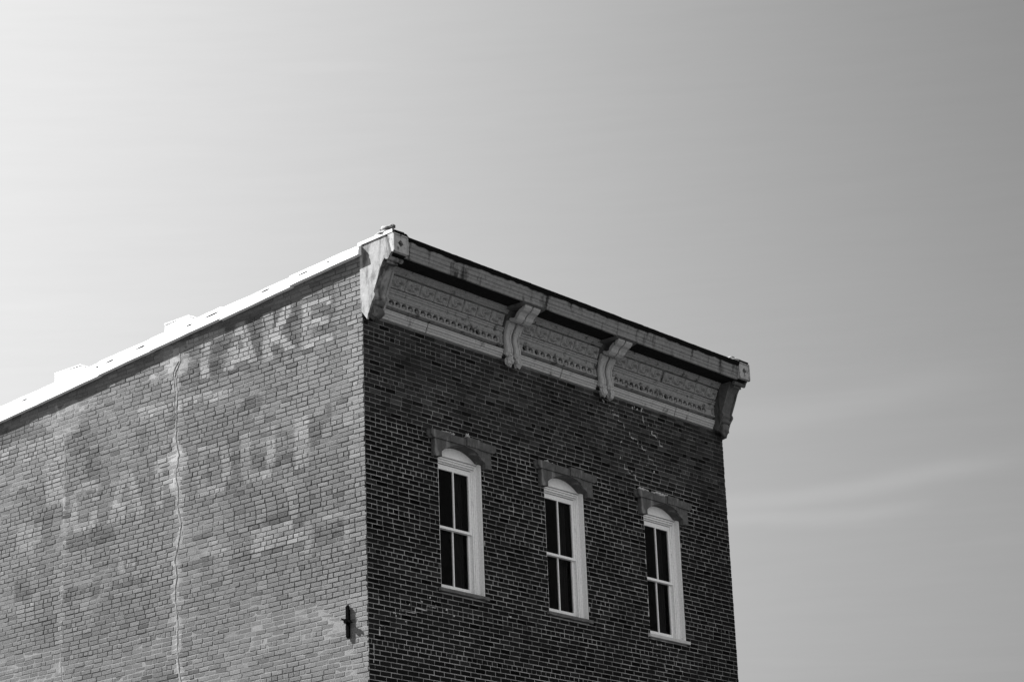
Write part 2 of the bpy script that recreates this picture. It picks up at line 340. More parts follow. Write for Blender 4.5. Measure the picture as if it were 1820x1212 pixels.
DARK +=  [[(4.56, 11.87), (4.34, 11.87), (4.34, 11.49), (4.56, 11.49)], [(3.94, 11.97), (3.75, 11.97), (3.75, 11.49), (3.9, 11.48)], [(5.76, 11.79), (5.4, 11.85), (5.42, 11.37), (5.71, 11.38)], [(1.87, 11.13), (1.67, 11.13), (1.7, 10.72), (1.87, 10.71)], [(1.05, 11.28), (0.83, 11.31), (0.83, 10.94), (1.03, 10.95)], [(2.6, 11.24), (2.39, 11.24), (2.4, 10.87), (2.58, 10.86)], [(7.38, 10.13), (7.01, 10.11), (6.99, 9.76), (7.37, 9.78)], [(6.16, 9.83), (5.38, 9.78), (5.37, 9.52), (6.12, 9.54)], [(3.57, 9.73), (3.1, 9.68), (3.1, 9.56), (3.57, 9.58)], [(3.29, 12.57), (3.14, 12.62), (3.14, 12.4), (3.29, 12.4)], [(3.6, 12.6), (3.29, 12.66), (3.29, 12.35), (3.6, 12.38)], [(0.74, 11.42), (0.63, 11.41), (0.64, 11.19), (0.75, 11.17)], [(5.66, 10.62), (5.08, 10.59), (5.07, 10.37), (5.65, 10.35)], [(0.93, 9.75), (0.45, 9.75), (0.45, 9.49), (0.94, 9.47)], [(1.99, 10.07), (1.43, 10.04), (1.43, 9.92), (1.99, 9.95)]]
LIGHT +=  [[(1.36, 11.29), (1.05, 11.3), (1.07, 10.79), (1.35, 10.79)], [(2.78, 11.37), (2.63, 11.38), (2.63, 10.91), (2.75, 10.89)], [(2.39, 11.16), (2.27, 11.16), (2.27, 10.79), (1.87, 10.77), (1.88, 10.62), (2.39, 10.63)], [(5.18, 10.87), (5.05, 10.87), (5.05, 10.72), (4.99, 10.7), (4.99, 10.92), (4.86, 10.92), (4.86, 10.61), (5.14, 10.6)], [(7.35, 10.99), (7.15, 10.99), (7.13, 10.58), (7.33, 10.58)], [(7.08, 10.98), (6.94, 10.97), (6.93, 10.66), (7.06, 10.66)], [(6.87, 10.98), (6.76, 10.98), (6.75, 10.67), (6.86, 10.67)], [(5.0, 10.03), (4.91, 10.04), (4.9, 9.84), (5.0, 9.84)], [(4.81, 10.02), (4.72, 10.03), (4.71, 9.79), (4.81, 9.78)], [(2.11, 9.97), (1.48, 9.95), (1.49, 9.83), (2.11, 9.85)], [(1.15, 9.83), (1.03, 9.82), (1.04, 9.35), (1.16, 9.35)], [(0.41, 9.88), (0.3, 9.88), (0.32, 9.29), (0.42, 9.27)], [(7.84, 12.33), (6.24, 12.24), (6.23, 11.94), (7.82, 12.0)], [(4.6, 12.26), (2.63, 12.11), (2.63, 11.98), (4.6, 12.08)], [(3.59, 11.63), (2.87, 11.6), (2.87, 11.3), (3.53, 11.1)], [(2.11, 9.77), (1.15, 9.71), (1.16, 9.57), (2.11, 9.62)], [(3.28, 9.9), (2.86, 9.91), (2.69, 9.71), (3.21, 9.73)], [(6.71, 12.0), (6.27, 11.99), (6.24, 11.17), (6.68, 11.17)]]
def rc(y0, y1, z0, z1): return [(y0, z0), (y1, z0), (y1, z1), (y0, z1)]
LIGHT = [P_ for P_ in LIGHT if not (10.5 < sum(p[1] for p in P_) / len(P_) < 11.45 and sum(p[0] for p in P_) / len(P_) < 4) and sum(p[1] for p in P_) / len(P_) < 12.3]
LETTERS = [  # TAKE
    rc(2.74, 3.56, 12.90, 13.06), rc(3.06, 3.25, 12.36, 12.9),
    [(2.50, 13.05), (2.32, 13.05), (2.05, 12.36), (2.23, 12.36), (2.41, 12.84), (2.60, 12.36), (2.79, 12.36)], rc(2.2, 2.62, 12.48, 12.62),
    rc(1.76, 1.95, 12.33, 13.05), [(1.76, 12.72), (1.56, 13.06), (1.34, 13.06), (1.60, 12.68), (1.24, 12.36), (1.48, 12.36), (1.76, 12.60)],
    rc(1.0, 1.17, 12.33, 13.02), rc(.60, 1.0, 12.89, 13.02), rc(.66, 1.0, 12.61, 12.73), rc(.58, 1.0, 12.31, 12.44),
    # CARDUI
    rc(1.06, 1.34, 10.62, 11.38), rc(1.72, 1.90, 10.74, 11.38), rc(2.22, 2.41, 10.74, 11.38), rc(1.79, 2.35, 10.61, 10.77),
    rc(3.12, 3.31, 10.62, 11.38), rc(2.61, 2.80, 10.77, 11.23), rc(2.72, 3.12, 11.24, 11.38), rc(2.72, 3.12, 10.62, 10.76),
    rc(4.05, 4.23, 10.62, 11.38), rc(3.60, 4.05, 11.25, 11.38), rc(3.49, 3.67, 11.04, 11.28), rc(3.60, 4.05, 10.94, 11.06), [(3.92, 10.95), (3.72, 10.95), (3.45, 10.62), (3.66, 10.62)],
    [(4.95, 11.38), (4.74, 11.38), (4.42, 10.62), (4.60, 10.62), (4.84, 11.18), (5.08, 10.62), (5.27, 10.62)], rc(4.58, 5.08, 10.80, 10.91),
    rc(5.95, 6.13, 10.75, 11.25), rc(5.55, 6.03, 11.24, 11.38), rc(5.55, 6.03, 10.62, 10.76), rc(5.46, 5.62, 11.06, 11.28), rc(5.46, 5.62, 10.72, 10.93)]
CRACK1 = [(3.71, 13.03), (3.68, 12.78), (3.80, 12.62), (3.75, 12.33), (3.76, 12.09), (3.76, 11.9), (3.78, 11.6), (3.70, 11.33), (3.76, 11.15), (3.76, 11.0), (3.71, 10.81), (3.73, 10.57), (3.64, 10.29), (3.72, 9.97), (3.78, 9.8), (3.73, 9.56), (3.77, 9.3), (3.71, 8.93), (3.7, 8.52), (3.68, 8.2), (3.61, 8.0), (3.62, 7.2)]
CRACK2 = [(6.5, 12.74), (6.30, 12.23), (6.24, 11.87), (6.27, 11.25), (6.21, 10.56), (6.27, 9.76), (6.27, 9.02), (6.22, 8.44), (6.2, 7.8)]
sw = MB()
def smear(y, z):
    q = 0
    d = min(polydist((y, z), CRACK1), polydist((y, z), CRACK2) * 2.2)
    q = max(0, 1 - d / .11) * (.75 + .5 * n3(y, 1, z, 2.5))
    for (cy, cz, ry, rz, wt) in ((3.85, 12.80, .50, .26, .9), (6.3, 12.45, .75, .30, .55), (3.75, 11.15, .22, .3, .8), (7.0, 11.8, .9, .22, .35)):
        e = ((y - cy) / ry) ** 2 + ((z - cz) / rz) ** 2
        q = max(q, wt * min(1, max(0, 1.25 - e + 1.2 * n3(y, 2, z, 4))))
    return q
def side_paint(y, z):
    k = 1.0
    yy, zz = y + .022 * n3(y, 1, z, 5), z + .022 * n3(y, 9, z, 5)
    for P_ in DARK:
        if inpoly((yy, zz), P_): k = .54
    for P_ in LIGHT:
        if inpoly((yy, zz), P_): k = 1.55
    ghost = 0
    for P_ in LETTERS:
        if inpoly((yy, zz), P_): ghost = 1
    if ghost: k = 1.66 if z > 12 else 1.47
    elif 12.28 < zz < 13.1 and .5 < yy < 3.75: k = min(k, .68)
    elif 10.56 < zz < 11.44 and .95 < yy < 6.3 and k == 1: k = .84
    top = min(1, max(0, (z - 11.9) / .4))
    return 1 + (k - 1) * min(1, max(.35, 1.0 + 1.0 * n3(y, 3, z, 3.2) + .4 * n3(y, 8, z, 11) - .03 * y)) * (.8 + .2 * top)
def side_tone(y, z):
    k = .117 * (1 + .14 * n3(y, 0, z, .55) + .12 * n3(y, 4, z, 1.7) + .22 * n3(y * 4.5, 4, z * .35))
    if z > 11 and y < 1.6: k *= 1.14
    if y < .21: k *= 1.16
    if z < 9.4: k *= .9
    return k
k = int((BASE - 12.08) / COURSE) - 1
rowoff = 0.0
while True:
    z0 = 12.08 - COURSE / 2 + k * COURSE
    if z0 > 13.5: break
    header = (k % 7 == 0)
    pit = PITCH / 2 if header else PITCH
    rowoff = (0 if k % 2 else PITCH / 2) + rnd.uniform(-.025, .025)
    y = -rowoff
    row_pr = rnd.uniform(-.0025, .0035)
    while y < 11.0:
        p_ = pit * rnd.uniform(.95, 1.05)
        if not header and rnd.random() < .07: p_ = PITCH / 2
        if header and rnd.random() < .15: p_ = PITCH
        jt = rnd.uniform(.006, .011)
        a, b = max(rnd.uniform(0, .005), y), y + p_ - jt
        y += p_
        if b - a < .03: continue
        zz0 = z0 + .007 * n3(a * .5, 8, z0 * .4) + .003 * n3(a * 2, 1, z0 * 2)
        zz1 = zz0 + COURSE - rnd.uniform(.006, .011)
        if zz0 > zb(a) + .03: continue
        zz1 = min(zz1, zb(b) + .06)
        st = smear((a + b) / 2, zz0 + .03)
        mid = side_tone(a, zz0) * rnd.uniform(.90, 1.10) * (.66 if rnd.random() < .03 else 1)
        tl = [mid * side_paint(a + .01 + (b - a - .02) * u, zz0 + .03) for u in (0, .2, .4, .6, .8, 1)]
        bl = max(0, n3(a, 6, zz0, 1.3) * 1.6)
        ton = lambda t_: t_ * (1 - .5 * st) + .24 * .5 * st
        c4 = [ton(v_) for v_ in tl]
        pr = .0024 + row_pr * .4 + rnd.uniform(-.0015, .003) - .002 * st - .0022 * bl
        brick(sw, (0, 0), (0, 1), (-1, 0), a, b, zz0, zz1, pr, .0035, rnd.uniform(.003, .007), c4, .03, .0012)
    k += 1
def side_mortar(y, z):
    st = smear(y, z)
    low = min(1, max(0, (9.2 + .5 * n3(y, 2, z, .8) - z) / .6))
    m_ = .108 + .04 * low + .05 * n3(y, 3, z, 1.2)
    return max(.06, (m_ * (1 - st) + .25 * st) * (.4 + .6 * side_paint(y, z)))
def side_mdepth(y, z):
    st = smear(y, z)
    low = min(1, max(0, (9.2 + .5 * n3(y, 2, z, .8) - z) / .6))
    d = .0030 - .0026 * low + .0045 * n3(y, 5, z, .9) + .002 * n3(y, 5, z, 4)
    return max(-.002, d * (1 - st) - .0025 * st)
mortar_grid(sw, frange(.003, 11.0, .05), frange(BASE, 13.45, .045), lambda u, z: (side_mdepth(u, z), u, min(z, zb(u) + .06)), side_mortar, lambda u, z: z > zb(u) + .1)
sw.add([(.004, .003, 0), (.004, DEPTH, 0), (.004, DEPTH, BASE), (.004, .003, BASE)], [(0, 1, 2, 3)], 0, .2)
sw.add([(.004, 11, BASE), (.004, DEPTH, BASE), (.004, DEPTH, zb(DEPTH)), (.004, 11, zb(11))], [(0, 1, 2, 3)], 0, .2)
side = sw.build('side_wall', [M_brick_side, M_mortar_side], B, label='pale sunlit brick side wall with ghosts of old painted lettering')

# mortar smeared over the two long cracks of the side wall: irregular, a few millimetres thick
def ribbon(mb, pts, wid, thick, toP, step=.03, seed=0):
    dense = []
    for (a, b), (c, d) in zip(pts, pts[1:]):
        n_ = max(1, int(math.hypot(c - a, d - b) / step))
        dense += [(a + (c - a) * i / n_, b + (d - b) * i / n_) for i in range(n_)]
    dense.append(pts[-1]); vs = []; fs = []
    for i, (u, z) in enumerate(dense):
        q = dense[min(i + 1, len(dense) - 1)]; p = dense[max(i - 1, 0)]
        t = Vector((q[0] - p[0], q[1] - p[1])); t.normalize(); nn = Vector((-t.y, t.x))
        wv = wid * (1 + .8 * n3(u, seed, z, 6) + .5 * n3(u, seed, z, 19)); wv = max(.002, wv); off = wid * .7 * n3(u, seed + 5, z, 8)
        for s_, th in ((-1, 0), (-.5, thick), (.5, thick), (1, 0)):
            h = th * (1 + .6 * n3(u + s_, seed, z, 22))
            vs.append(toP(u + nn.x * (wv * s_ + off), z + nn.y * (wv * s_ + off), h))
    for i in range(len(dense) - 1):
        for j in range(3):
            a = i * 4 + j; fs.append((a, a + 1, a + 5, a + 4))
    mb.add(vs, fs)
sm = MB()
tp = lambda u, z, h: (.001 - h, u, z)
ribbon(sm, CRACK1, .018, .008, tp, seed=1)
ribbon(sm, [(u + .05, z) for u, z in CRACK1[1:6]], .014, .008, tp, seed=3)
ribbon(sm, CRACK2[1:4], .009, .005, tp, seed=2); ribbon(sm, CRACK2[6:8], .008, .005, tp, seed=4)
sm.build('mortar_smear', M_smear, side)
tf = lambda u, z, h: (u, .001 - h, z)
for i_, P_ in enumerate(PATHS):                # stair-stepped patching along the cracks of the front
    st_ = [P_[0]]
    for a, b in zip(P_, P_[1:]):
        nst = max(1, int(round(abs(b[1] - a[1]) / COURSE)))
        for q in range(nst):
            zz = a[1] + (b[1] - a[1]) * (q + 1) / nst; xx = a[0] + (b[0] - a[0]) * (q + 1) / nst
            st_.append((st_[-1][0], zz)); st_.append((xx, zz))
    st_ = [(a + rnd.uniform(-.014, .014), b + rnd.uniform(-.006, .006)) for a, b in st_]; q = 0
    while q < len(st_) - 1:                    # broken into runs, some of it fallen out
        e = min(len(st_) - 1, q + rnd.choice((1, 2, 3, 4, 6))); fp = MB()
        ribbon(fp, st_[q:e + 1], rnd.uniform(.005, .012), .005, tf, .02, seed=i_ + q); fp.build('mortar_patch', M_patch, front)
        q = e + (1 if rnd.random() < .4 else 0)
for (x, z) in ((5.30, 12.46), (5.33, 12.44), (6.10, 12.52), (6.17, 12.5), (6.05, 12.5), (6.28, 12.5), (6.3, 12.53), (5.72, 11.88), (6.52, 11.55), (6.33, 11.62), (5.94, 11.45), (1.22, 8.78), (1.05, 8.7), (1.3, 8.74), (.53, 8.43), (.5, 8.47), (6.9, 8.8), (6.6, 8.78), (6.35, 8.8), (6.45, 8.82), (.8, 8.62), (.72, 8.38), (1.55, 8.66), (1.7, 8.6), (2.9, 8.75)):
    fp = MB(); fp.blob((x, .004, z), (rnd.uniform(.012, .03), .012, rnd.uniform(.01, .026)), .6, 30, 9, 6); fp.build('mortar_dab', M_patch, front)

# --- rear and right walls, roof (out of sight)
ow = MB()
zr = zb(DEPTH)
ow.add([(W - .004, .03, 0), (W - .004, DEPTH, 0), (W - .004, DEPTH, zr), (W - .004, .03, 13.3)], [(0, 1, 2, 3)], 0, .1)
ow.add([(.006, DEPTH - .004, 0), (W - .006, DEPTH - .004, 0), (W - .006, DEPTH - .004, zr), (.006, DEPTH - .004, zr)], [(0, 1, 2, 3)], 0, .1)
ow.build('rear_wall', M_brick_front, B)
rf = MB(); rf.add([(.33, .02, 13.0), (W - .01, .02, 13.0), (W - .01, DEPTH - .01, zr - .4), (.33, DEPTH - .01, zr - .4)], [(0, 1, 2, 3)]); rf.build('roof', M_roof, B)
pw = MB(); pw.extrude([(.02, 12.4), (.33, 12.4), (.33, 13.40), (.02, 13.40)], [.06, .3], axis='y')
ys_ = frange(.06, DEPTH - .02, .5); pv = MB(); vs = []
for y in ys_: vs += [(.02, y, zb(y) - 1), (.33, y, zb(y) - 1), (.33, y, zb(y) + .03), (.02, y, zb(y) + .03)]
pv.add(vs, [(i * 4 + j, i * 4 + (j + 1) % 4, i * 4 + 4 + (j + 1) % 4, i * 4 + 4 + j) for i in range(len(ys_) - 1) for j in range(4)], 0, .2)
pv.build('parapet', M_mortar_side, B)

# --- white metal coping of the side wall, in lapped lengths
cp = MB(); y = -.005
while y < DEPTH:
    L_ = rnd.uniform(1.15, 1.5); e = min(DEPTH, y + L_)
    dz0, dz1 = rnd.uniform(-.012, .012), rnd.uniform(-.012, .012); dx = rnd.uniform(-.006, .006)
    st_ = frange(y, e + .02, .16); vs = []
    for i, q in enumerate(st_):
        t_ = i / (len(st_) - 1); wv = .004 * n3(q, 3, 0, 2.5); dz = dz0 + (dz1 - dz0) * t_
        b0 = zb(q) + dz + wv + .003 * n3(q, 8, 0, 9); t0 = zt(q) + dz + .011 * n3(q, 6, 0, 1.9) + .006 * n3(q, 6, 4, 7)
        xo = -.082 + dx + .003 * n3(q, 1, 0, 4)
        m0 = b0 + (t0 - b0) * .55
        vs += [(.0, q, b0 + .004), (xo, q, b0), (xo + .004, q, m0 - .004), (xo + .012, q, m0 + .006), (xo + .010, q, t0 - .012), (xo + .022, q, t0), (.18, q, t0 + .035), (.37, q, t0 + .01), (.37, q, b0 - .05)]
    n_ = 9
    fs = [(i * n_ + j, i * n_ + j + 1, (i + 1) * n_ + j + 1, (i + 1) * n_ + j) for i in range(len(st_) - 1) for j in range(n_ - 1)]
    fs += [list(range(n_))[::-1], [(len(st_) - 1) * n_ + j for j in range(n_)]]
    cp.add(vs, fs); y = e
coping = cp.build('coping', M_white, B)
for (y0, y1) in ((.95, 1.2), (1.72, 1.95), (2.75, 3.15), (3.35, 3.5), (4.35, 4.62), (5.05, 5.3), (5.42, 5.5), (7.1, 7.25), (.55, .62)):
    sl = MB(); v_ = []                         # flat dark strip painting the shade inside an open seam
    for q, hh in ((y0, .001), ((y0 * 2 + y1) / 3, .013), ((y0 + y1 * 2) / 3, .010), (y1, .001)):
        m0 = zb(q) + (zt(q) - zb(q)) * .68
        v_ += [(-.0775, q, m0 - hh), (-.0775, q, m0 + hh)]
    sl.add(v_, [(0, 1, 3, 2), (2, 3, 5, 4), (4, 5, 7, 6)])
    sl.build('open_seam_shade', M_tar, coping)
for i_, (y0, y1, z1) in enumerate(((3.473, 4.0, 13.408), (5.905, 6.504, 13.232))):
    pb = MB()
    pb.box(-.03, .36, y0, y1, zt(y1) - .12, z1, j=.006)
    pb.box(-.036, .37, y0 - .012, y1 + .012, z1 + .001, z1 + .018, j=.003)
    pb.build('parapet_block', M_white, B, bevel=.006, label=('white block on the coping nearer the corner', 'white block on the coping farther down the side wall')[i_])

# ------------------------------------------------------------------ cornice
BR = (3.045, 5.255); BW = .175                 # the two middle brackets
BAYS = ((.27, BR[0] - BW, 18, .507, .1304, 8, .42, 2.84), (BR[0] + BW, BR[1] - BW, 12, 3.385, .1400, 6, 3.25, 5.07), (BR[1] + BW, W - .27, 19, 5.59, .1277, 9, 5.46, 8.16))
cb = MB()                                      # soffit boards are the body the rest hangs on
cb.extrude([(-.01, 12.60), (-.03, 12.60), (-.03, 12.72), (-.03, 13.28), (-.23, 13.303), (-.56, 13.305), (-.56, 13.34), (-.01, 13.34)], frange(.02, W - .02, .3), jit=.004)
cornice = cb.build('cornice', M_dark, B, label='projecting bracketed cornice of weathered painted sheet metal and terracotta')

mo = [(-.0, 12.563), (-.050, 12.566), (-.056, 12.60), (-.066, 12.606), (-.070, 12.628), (-.086, 12.640), (-.088, 12.672), (-.098, 12.682), (-.096, 12.698), (-.03, 12.706), (0, 12.7)]
for (x0, x1, nb, bx, sp, nt_, tx0, tx1) in BAYS:
    fz = MB()
    a, b = x0 + (.05 if x0 < 1 else 0), x1 - (.02 if x1 > 8 else 0)
    xs_ = frange(a, b, .12)
    # lower cove (dark because it faces the ground), rim, bead strip, upper ridges, bed mould
    fz.extrude([(-.01, 12.704), (-.022, 12.704), (-.022, 12.738), (-.090, 12.764), (-.094, 12.784), (-.066, 12.790), (-.04, 12.79)], xs_, jit=.003)
    fz.extrude([(-.04, 12.874), (-.062, 12.876), (-.078, 12.884), (-.080, 12.898), (-.090, 12.904), (-.092, 12.922), (-.076, 12.928), (-.080, 12.958), (-.098, 12.966), (-.100, 12.992), (-.116, 13.0), (-.118, 13.022), (-.104, 13.030), (-.04, 13.03)], xs_, jit=.003)
    fz.extrude([(-.06, 13.03), (-.145, 13.212), (-.205, 13.214), (-.208, 13.236), (-.226, 13.244), (-.232, 13.270), (-.250, 13.278), (-.252, 13.301), (-.1, 13.301)], xs_, jit=.004)
    # bead strip: a row of round sinkings, each with a ball
    zc, yf, rr = 12.832, -.064, .0425
    for i in range(nb):
        cx = bx + sp * i; n_ = 16
        lo = cx - sp / 2 if i else a + .02; hi = cx + sp / 2 if i < nb - 1 else b - .05
        out = []
        for q in range(n_):
            an = 2 * math.pi * q / n_; c_, s_ = math.cos(an), math.sin(an)
            m_ = max(abs(c_), abs(s_)); ex = c_ / m_; ez = s_ / m_
            out.append((cx + (ex * (hi - cx) if ex > 0 else ex * (cx - lo)), yf, zc + ez * .043))
        rim = [(cx + rr * 1.25 * math.cos(2 * math.pi * q / n_), yf - .006, zc + rr * math.sin(2 * math.pi * q / n_)) for q in range(n_)]
        ins = [(cx + rr * 1.16 * math.cos(2 * math.pi * q / n_), yf + .06, zc + rr * .93 * math.sin(2 * math.pi * q / n_)) for q in range(n_)]
        fs = []
        for q in range(n_):
            p = (q + 1) % n_; fs += [(q, p, n_ + p, n_ + q), (n_ + q, n_ + p, 2 * n_ + p, 2 * n_ + q)]
        fs.append([2 * n_ + q for q in range(n_)])
        fz.add(out + rim + ins, fs)
        if rnd.random() < .9: fz.blob((cx + .014, yf + .024, zc - .010), (.028, .024, .026), .12, 9, 10, 6)
    for xe in (b - .045, b - .02):             # mitred frame at the end of the bead strip
        fz.box(xe - .008, xe + .008, -.088, -.05, 12.79, 12.875)
    fz.build('frieze_panel', M_stone, cornice)
    mm = MB(); segs = []; q = x0 + (.05 if x0 < 1 else .0)
    while q < x1 - .02:
        e = min(x1 - (.02 if x1 > 8 else 0), q + rnd.uniform(.75, 1.1)); e = x1 - (.02 if x1 > 8 else 0) if x1 - e < .3 else e
        dy = rnd.uniform(-.003, .003)
        mm.extrude([(p[0] + dy, p[1] + dy) for p in mo], frange(q, e - rnd.choice((.004, .004, .02)), .12), jit=.004); q = e
    mm.build('base_moulding', M_mould, cornice)
    tw = (tx1 - tx0) / nt_
    for i in range(nt_):
        if nt_ == 9 and i == 4: ax_, bx_ = tx0 + i * tw + .075, tx0 + (i + 1) * tw - .008
        else: ax_, bx_ = tx0 + i * tw + rnd.uniform(.006, .015), tx0 + (i + 1) * tw - rnd.uniform(.006, .015)
        tm = MB(); G = 26; vs = []; kind = rnd.random() * .6
        dirv = Vector((0, -.07, .165)).normalized(); nor = Vector((0, -.92, -.39)).normalized(); hh = .178
        for jv in range(G + 1):
            for ju in range(G + 1):
                u, v = ju / G, jv / G
                px = ax_ + (bx_ - ax_) * u
                if 0 < jv < G: px += .008 * n3(px, i, v, 14) * (1 if ju in (0, G) else 0)
                cu, cv = (u - .5) * 2, (v - .42) * 2
                r_ = math.hypot(cu, cv); th = math.atan2(cv, cu)
                h = .030 * math.sin(3 * th + 7 * r_ + kind) * math.exp(-((r_ - .55) / .38) ** 2) + .016 * math.cos(r_ * 9) * math.exp(-r_ * 1.6)
                h += .006 * noise.noise(Vector((px * 34, v * 7, i * 1.7))) + .007 * noise.noise(Vector((px * 80, v * 16, i)))
                edge = min(u, 1 - u, v, 1 - v)
                h = h * min(1, edge * 9) + .022 - (.034 if edge == 0 else 0)
                p = Vector((px, -.106, 13.036)) + dirv * (hh * v) + nor * h
                vs.append(p)
        n_ = G + 1
        tm.add(vs, [(j * n_ + q, j * n_ + q + 1, (j + 1) * n_ + q + 1, (j + 1) * n_ + q) for j in range(G) for q in range(G)])
        tm.build('rosette_tile', M_tile, cornice, smooth=True)

# fascia in lengths, each a little off its neighbour
prof = [(-.535, 13.298), (-.566, 13.298), (-.570, 13.345), (-.578, 13.352), (-.578, 13.392), (-.590, 13.402), (-.590, 13.452), (-.602, 13.470), (-.606, 13.50), (-.612, 13.54), (-.612, 13.57), (-.535, 13.572)]
fa = MB(); cuts = [.27, 1.5, 2.795, 3.30, 4.72, 5.005, 5.52, 7.36, W - .27]
for a, b in zip(cuts, cuts[1:]):
    dy, dz = rnd.uniform(-.004, .004), rnd.uniform(-.003, .003)
    fa.extrude([(p[0] + dy, p[1] + dz) for p in prof], frange(a + .002, b - .003, .12), jit=.005)
for bx in BR: fa.box(bx - .25, bx + .25, -.583, -.5, 13.296, 13.346, j=.002)
fa.build('fascia', M_fascia, cornice)
re_ = MB(); xs_ = frange(.02, W - .02, .045); vs = []        # tarred drip edge with a ragged lower line
for i, x in enumerate(xs_):
    lo = 13.528 - .020 * min(1, x / 1.2) + .018 * n3(x, 2, 0, 2.2) + .016 * n3(x, 4, 0, 9) + .008 * n3(x, 4, 0, 23)
    hi = 13.588 + .006 * n3(x, 7, 0, 3) + .004 * n3(x, 7, 0, 13)
    if x < .28 or x > W - .28: lo = 13.592; hi = 13.622
    vs += [(x, -.618, lo), (x, -.628, (lo + hi) / 2), (x, -.622, hi), (x, -.1, hi + .012)]
re_.add(vs, [(i * 4 + j, i * 4 + j + 1, i * 4 + 5 + j, i * 4 + 4 + j) for i in range(len(xs_) - 1) for j in range(3)])
re_.build('roof_edge', M_tar, cornice)

# console brackets between the bays
for bi, bx in enumerate(BR):
    m_ = MB()
    m_.extrude([(-.02, 12.60), (-.075, 12.62), (-.095, 12.70), (-.090, 12.88), (-.12, 13.02), (-.185, 13.18), (-.25, 13.300), (-.02, 13.300)], [bx - BW, bx + BW], 1)  # cheeks and backing take the darker paint, their shade painted in
    for s_ in (-1, 1):
        xa = bx + s_ * .092
        m_.extrude([(-.06, 12.63), (-.118, 12.61), (-.140, 12.655), (-.142, 12.72), (-.124, 12.79), (-.116, 12.86), (-.126, 12.93), (-.160, 13.0), (-.205, 13.06), (-.215, 13.09), (-.20, 13.12), (-.08, 13.12)], [xa - .070, xa - .062, xa + .062, xa + .070])
        for e_ in (-.045, .045):               # raised edges of the S strip
            m_.extrude([(-.10, 12.64), (-.150, 12.66), (-.152, 12.72), (-.134, 12.79), (-.126, 12.86), (-.136, 12.93), (-.170, 13.0), (-.1, 13.0)], [xa + e_ - .012, xa + e_ + .012])
        # rolled top
        sc_ = [(-.545, 13.290), (-.530, 13.245), (-.490, 13.205), (-.440, 13.185), (-.400, 13.150), (-.375, 13.105), (-.330, 13.075), (-.275, 13.070), (-.230, 13.095), (-.215, 13.13)]
        si_ = [(-.245, 13.150), (-.285, 13.125), (-.330, 13.130), (-.360, 13.185), (-.410, 13.228), (-.470, 13.250), (-.490, 13.290)]
        m_.extrude(sc_ + si_, [xa - .078, xa - .066, xa + .066, xa + .078])
        m_.blob((xa, -.125, 12.535), (.066, .06, .085), .35, 21, 16, 10, lobes=5)
        m_.blob((xa, -.13, 12.605), (.070, .05, .03), .2, 25, 14, 7, lobes=6)
    m_.extrude([(-.20, 13.296), (-.20, 13.262), (-.47, 13.255), (-.545, 13.275), (-.582, 13.296)], [bx - .25, bx + .25], 1)  # wedge under the fascia in the same shade-darkened paint
    m_.build('console_bracket', [M_mould, M_shade_dark], cornice, smooth=False, bevel=.004, label=('console bracket left of the middle window', 'console bracket right of the middle window')[bi])

